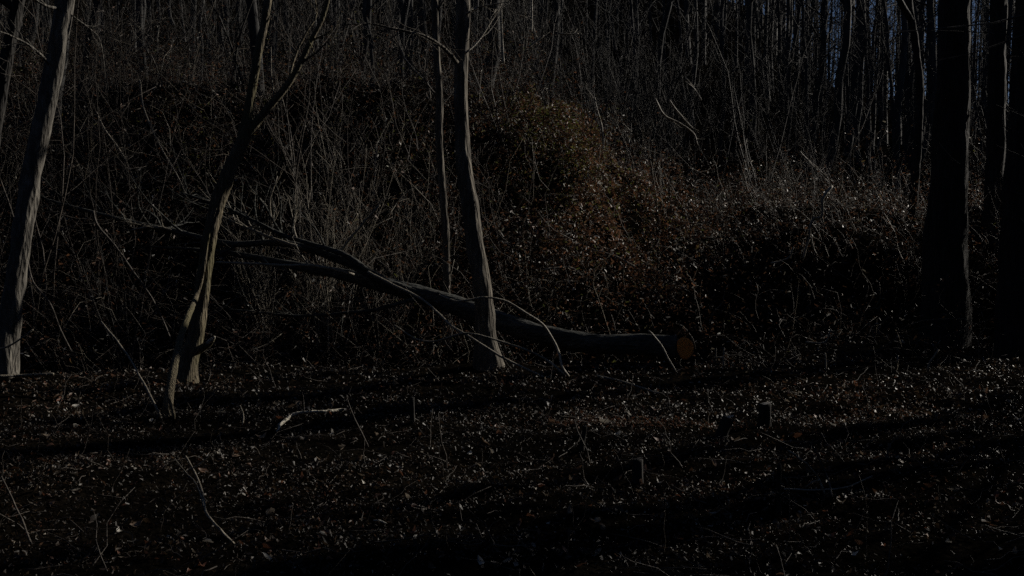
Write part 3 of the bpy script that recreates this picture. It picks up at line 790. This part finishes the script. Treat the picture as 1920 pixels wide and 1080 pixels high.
# stumps
def stump(label, px, py, top, w, cap=M_cut_grey, lean=(0, 0)):
    g = G(px, py); d = g[1]
    h = (py - top) * d / F
    t = thing('cut_stump', g, label, 'stump')
    r = px_r(w, d)
    tb = Tubes()
    limb(tb, [g + [0, 0, -.05], g + [lean[0] * .3, lean[1] * .3, h * .3], g + [lean[0], lean[1], h]], [r * 1.35, r * 1.05, r], 12, .02, .15, .1, False)
    obj('bark', tb.mesh('bark', M_bark_dark, g), t)
    n = 12
    V = [(lean[0], lean[1], h + .004)] ; Vc = []
    for k in range(n):
        a = 2 * math.pi * k / n; Vc.append((lean[0] + .97 * r * math.cos(a), lean[1] + .97 * r * math.sin(a), h + .003 + .01 * math.cos(a)))
    for k in range(n):
        a = 2 * math.pi * k / n; Vc.append((lean[0] + .03 * r * math.cos(a), lean[1] + .03 * r * math.sin(a), h + .006))
    Q = [(k, (k + 1) % n, n + (k + 1) % n, n + k) for k in range(n)]
    obj('cut_top', mesh_quads('cut_top', np.array(Vc), Q, cap, smooth=False), t)
stump('dark stump with a pale grey cut top on the right ground', 1434, 800, 757, 24)
stump('squat dark leaning stump left of the pale topped one', 1350, 822, 783, 22, M_cut_grey, (.05, 0))
stump('thin dark peg-like stump at the middle of the ground', 1090, 850, 800, 9, M_bark_dark, (.02, 0))
stump('narrow dark peg stump on the left half of the ground', 773, 792, 745, 9, M_bark_dark)
stump('dark cut stem on the near ground right of the middle', 1196, 905, 862, 20, M_bark_dark)
stump('tall thin dark peg on the near ground at right', 1460, 965, 872, 9, M_bark_dark)

# wood chips and large single leaves that can be picked apart: parts of the ground
def blade(px, py, s, tone, tiltx, tilty, asp=None):
    p = G(px, py, .012)
    v, q, t = leaves(np.array([[0, 0, 0.]]), np.array([s]), np.array([[tiltx, tilty, 1.]]), np.array([tone]), 4)
    o = obj('leaf', mesh_quads('leaf', v, q, M_litter, t), ground, p)
for k in range(260):
    py = rng.uniform(720, 1078); px = rng.uniform(-10, 1930)
    dd = 2362 / (py - 450)
    blade(px, py, rng.uniform(5, 9) * dd / F * 1.1 + .006, float(np.clip(rng.normal(.6, .25), 0.2, 1)), rng.normal(0, .5), rng.normal(0, .5))
g = G(713, 985, .012)
tb = Tubes(); limb(tb, [np.array([-.03, .03, 0]), np.array([0, 0, .01]), np.array([.03, -.03, .004])], [.006, .010, .004], 6, .01, .2, 0, True)
o = obj('wood_chip', tb.mesh('wood_chip', M_white_wood), None, g); o.scale = (1, 1, .5)
tag(o, 'tan wood chip lying on the near ground at lower middle', 'wood chip')

# ------------------------------------------------------------------ the wood behind
def make_tree_mesh(name, seed, h, r0, nb, first, mat=M_far, sides=8, kids=3, depth=2, spread=.26, nt=18):
    global rng
    keep = rng; rng = np.random.default_rng(seed)
    tb = Tubes()
    n = nt
    t = np.linspace(0, 1, n)
    lean = rng.normal(0, .03, 2)
    w = np.cumsum(rng.normal(0, .07, (n, 2)), axis=0) * (h / 14)
    p = np.stack([lean[0] * h * t + w[:, 0], lean[1] * h * t + w[:, 1], h * t - .25], -1); p[0, :2] = 0
    r = r0 * (1 - t) ** .8 + .006; r[0] *= 1.35
    tb.add(p, r, sides, .08)
    for k in range(nb):
        tt = first + (0.97 - first) * ((k + rng.random()) / nb)
        i = min(int(tt * (n - 1)), n - 2)
        a = rng.uniform(0, 2 * math.pi); e = rng.uniform(.35, .95)
        d = np.array([math.cos(a) * math.cos(e), math.sin(a) * math.cos(e), math.sin(e)])
        grow(tb, p[i], d, h * spread * (1.15 - tt) * rng.uniform(.6, 1.3), max(r[i] * .35, .006), depth, 4 if depth > 1 else 3, kids=kids, minr=.004)
    me = tb.mesh(name, mat)
    rng = keep
    return me
protos = [make_tree_mesh('woodland_tree', 100 + k, [13, 15, 11, 16, 12, 14][k], [.075, .10, .05, .12, .04, .06][k], [26, 30, 22, 30, 22, 24][k], [.18, .3, .15, .3, .12, .2][k]) for k in range(6)]
shrubs = []
for k in range(11):
    if k == 7: NMAX = 4
    keep = rng; rng = np.random.default_rng(300 + k)
    tb = Tubes()
    for s in range(5):
        a = rng.uniform(0, 2 * math.pi); e = rng.uniform(1.0, 1.45)
        grow(tb, np.array([rng.normal(0, .08), rng.normal(0, .08), -.05]), np.array([math.cos(a) * math.cos(e), math.sin(a) * math.cos(e), math.sin(e)]), rng.uniform(1.6, 3.4), rng.uniform(.007, .014), 2, 4, up=.2, twist=.16, kids=6, ratio=.36, minr=.0018)
    shrubs.append(tb.mesh('bare_shrub', M_shaded_twig if k in (5, 6) else (M_twig_brown if k % 2 else M_twig)))
    rng = keep

NMAX = 14
def place(me, name, x, y, s, label, cat, group, sink=0.0):
    if name == 'sapling': me = shrubs[(1, 3)[int(s * 10) % 2]]
    o = bpy.data.objects.new(name, me); col.objects.link(o)
    o.location = (x, y, float(H(x, y)) - sink); o.scale = (s, s, s * rng.uniform(.9, 1.15)); o.rotation_euler = (rng.normal(0, .035), rng.normal(0, .035), rng.uniform(0, 6.28))
    return tag(o, label, cat, group)

# individual background trees, nearest and largest
used = []
cnt = 0
while cnt < 190:
    az = rng.uniform(-29, 29); r = 19 + 42 * rng.random() ** 1.0
    x = r * math.sin(R(az)); y = r * math.cos(R(az))
    if any((x - a) ** 2 + (y - b) ** 2 < .5 for a, b in used): continue
    if az < 12 and az > 0 and r < 24: continue
    if az > 7 and r < 27: continue
    used.append((x, y)); cnt += 1
    if az > 4:
        lab, g = 'slender bare tree in the dim wood beyond the bank on the right', 'trees of the wood beyond the bank on the right'
    else:
        lab, g = 'slender bare tree in the wood above the bank on the left', 'trees of the wood above the bank on the left'
    place(protos[cnt % 6], 'woodland_tree', x, y, rng.uniform(.7, 1.15), lab, 'tree', g)

# shrubs on the bank
for k in range(60):
    az = rng.uniform(-27, 26); y = rng.uniform(11.8, 22)
    x = y * math.tan(R(az))
    if az > 3 and y < 14: y += 3; x = y * math.tan(R(az))
    place(shrubs[(1, 3, 5, 0)[k % 4]], 'bare_shrub', x, y, rng.uniform(.4, .85) * (1 if az < 2 else .7),
          'bare twiggy shrub in the tangle on the bank left of the centre tree' if az < -2 else 'bare twiggy shrub on the bank right of the centre tree',
          'shrub', 'bare shrubs on the bank at left' if az < -2 else 'bare shrubs on the bank at right')

for k in range(15):
    px_ = rng.uniform(390, 780); d_ = rng.uniform(12.1, 13.4)
    p_ = P(px_, 500, d_)
    place(shrubs[(0, 2, 4)[k % 3]], 'bare_shrub', p_[0], d_, rng.uniform(.35, .6),
          'pale twiggy shrub rising just behind the fallen tree', 'shrub', 'pale shrubs behind the fallen tree')
for k in range(150):
    az = rng.uniform(-28, 6) if k < 80 else (rng.uniform(1, 17) if k < 130 else rng.uniform(6, 28)); r = rng.uniform(20, 36)
    x = r * math.sin(R(az)); y = r * math.cos(R(az))
    place(shrubs[(5, 6)[k % 2]], 'bare_shrub', x, y, rng.uniform(.9, 1.7),
          'grey twiggy shrub among the tree trunks above the bank' if az < 6 else 'dim twiggy shrub among the dark trunks on the right',
          'shrub', 'shrubs under the trees above the bank' if az < 6 else 'shrubs under the trees on the right')

for px_, d_, s_, lab in [(70, 12.3, 1.5, 'tall twiggy sapling behind the left leaning tree'), (215, 12.6, 1.3, 'tall thin sapling between the left tree and the forked tree'),
                         (560, 13.2, 1.5, 'tall twiggy sapling just right of the forked tree'), (700, 13.6, 1.5, 'tall branching sapling left of the thin dark tree'),
                         (960, 16.0, 1.3, 'tall twiggy sapling just right of the centre tree'), (1060, 17.5, 1.2, 'tall pale sapling on top of the bank right of the centre tree')]:
    p_ = P(px_, 400, d_)
    place(shrubs[int(d_ * 10) % 5], 'sapling', p_[0], d_, s_, lab, 'sapling', None)

# the wood goes on outside the picture: to the right, where it throws the shade, and behind the viewpoint
side = []
for k in range(150):
    az = rng.uniform(29, 80); r = 7 + 45 * rng.random() ** .9
    x = r * math.sin(R(az)); y = r * math.cos(R(az))
    q_ = -x * math.cos(R(SUN_AZ)) + y * math.sin(R(SUN_AZ))
    if 7.4 < q_ < 14 and rng.random() < (.95 if r < 34 else .6): continue  # lanes in these unseen trees thinned to let sunlight through
    if q_ < 6.6 and rng.random() < .35: continue
    if 4.5 < q_ < 5.7: continue
    side.append((x, y, rng.uniform(.8, 1.3)))
cnt = 0
while cnt < 200:
    if cnt < 165: az = rng.uniform(29, 50); r = rng.uniform(22, 62)
    else: az = rng.uniform(31, 85); r = rng.uniform(9, 30)
    x = r * math.sin(R(az)); y = r * math.cos(R(az))
    q_ = -x * math.cos(R(SUN_AZ)) + y * math.sin(R(SUN_AZ))
    if cnt < 165 and q_ < 14.8: continue
    if cnt >= 165 and (not -4 < q_ < 6.6 or 4.5 < q_ < 5.7): continue
    cnt += 1
    side.append((x, y, rng.uniform(.6, 1.2)))
for k in range(110):
    az = rng.uniform(85, 325); r = 5 + 30 * rng.random()
    x = r * math.sin(R(az)); y = r * math.cos(R(az))
    if y > -3 and abs(x) < 8: continue
    side.append((x, y, rng.uniform(.8, 1.3)))

# the far wood, one dim mass of stems
NMAX = 4
lite = [make_tree_mesh('far_tree', 500 + k, [14, 17, 12, 16][k], [.08, .10, .055, .09][k], 15, .12, sides=4, kids=3, depth=1, spread=.30, nt=9) for k in range(4)]
arr = []
for me in lite:
    v = np.empty(len(me.vertices) * 3, np.float32); me.vertices.foreach_get('co', v)
    q = np.empty(len(me.loops), np.int32); me.loops.foreach_get('vertex_index', q)
    arr.append((v.reshape(-1, 3), q.reshape(-1, 4))); 
def joined(name, spots, label):
    VV = []; QQ = []; off = 0
    for k, (x, y, sc) in enumerate(spots):
        v, q = arr[k % 4]
        a = rng.uniform(0, 6.28); c, s = math.cos(a), math.sin(a)
        w = v * sc; w = np.stack([w[:, 0] * c - w[:, 1] * s + x, w[:, 0] * s + w[:, 1] * c + y, w[:, 2] + float(H(x, y))], -1)
        VV.append(w); QQ.append(q + off); off += len(v)
    o = obj(name, mesh_quads(name, np.concatenate(VV), np.concatenate(QQ), M_far))
    tag(o, label, 'woodland', kind='stuff')
far = []
for k in range(430):
    az = rng.uniform(-30, 30) if k < 80 else rng.uniform(9, 28)
    r = rng.uniform(50, 115)
    far.append((r * math.sin(R(az)), r * math.cos(R(az)), rng.uniform(.7, 1.25)))
arr_t = arr
joined('surrounding_wood', side, 'bare woodland round the clearing beyond the edges of the view')
arr = []
for me in shrubs[7:11]:
    v = np.empty(len(me.vertices) * 3, np.float32); me.vertices.foreach_get('co', v)
    q = np.empty(len(me.loops), np.int32); me.loops.foreach_get('vertex_index', q)
    arr.append((v.reshape(-1, 3), q.reshape(-1, 4)))
scrub = []  # unseen low scrub added to shade the ground, log and right bank
for k in range(40):
    az = rng.uniform(34, 84); r = rng.uniform(5.2, 11)
    x = r * math.sin(R(az)); y = r * math.cos(R(az))
    q_ = -x * math.cos(R(SUN_AZ)) + y * math.sin(R(SUN_AZ))
    if q_ > 7.5 or 4.7 < q_ < 5.5: continue
    scrub.append((x, y, rng.uniform(.8, 1.5)))
cnt = 0
while cnt < 55:
    az = rng.uniform(29.5, 52); r = rng.uniform(9, 21)
    x = r * math.sin(R(az)); y = r * math.cos(R(az))
    q_ = -x * math.cos(R(SUN_AZ)) + y * math.sin(R(SUN_AZ))
    if not 6.5 < q_ < 11.3 or 7.15 < q_ < 7.85: continue
    cnt += 1
    scrub.append((x, y, rng.uniform(.8, 1.15)))
joined('shading_scrub', scrub, 'unseen bare scrub added beyond the right side of the view to cast shade')
arr = arr_t
joined('far_wood', far, 'dense far stand of bare trees on the hill with specks of sky between stems')
for me in lite + shrubs[7:]: bpy.data.meshes.remove(me)
print('TRIS', 2 * sum(len(o.data.polygons) for o in {o.data.name: o for o in bpy.data.objects if o.type == 'MESH'}.values()))
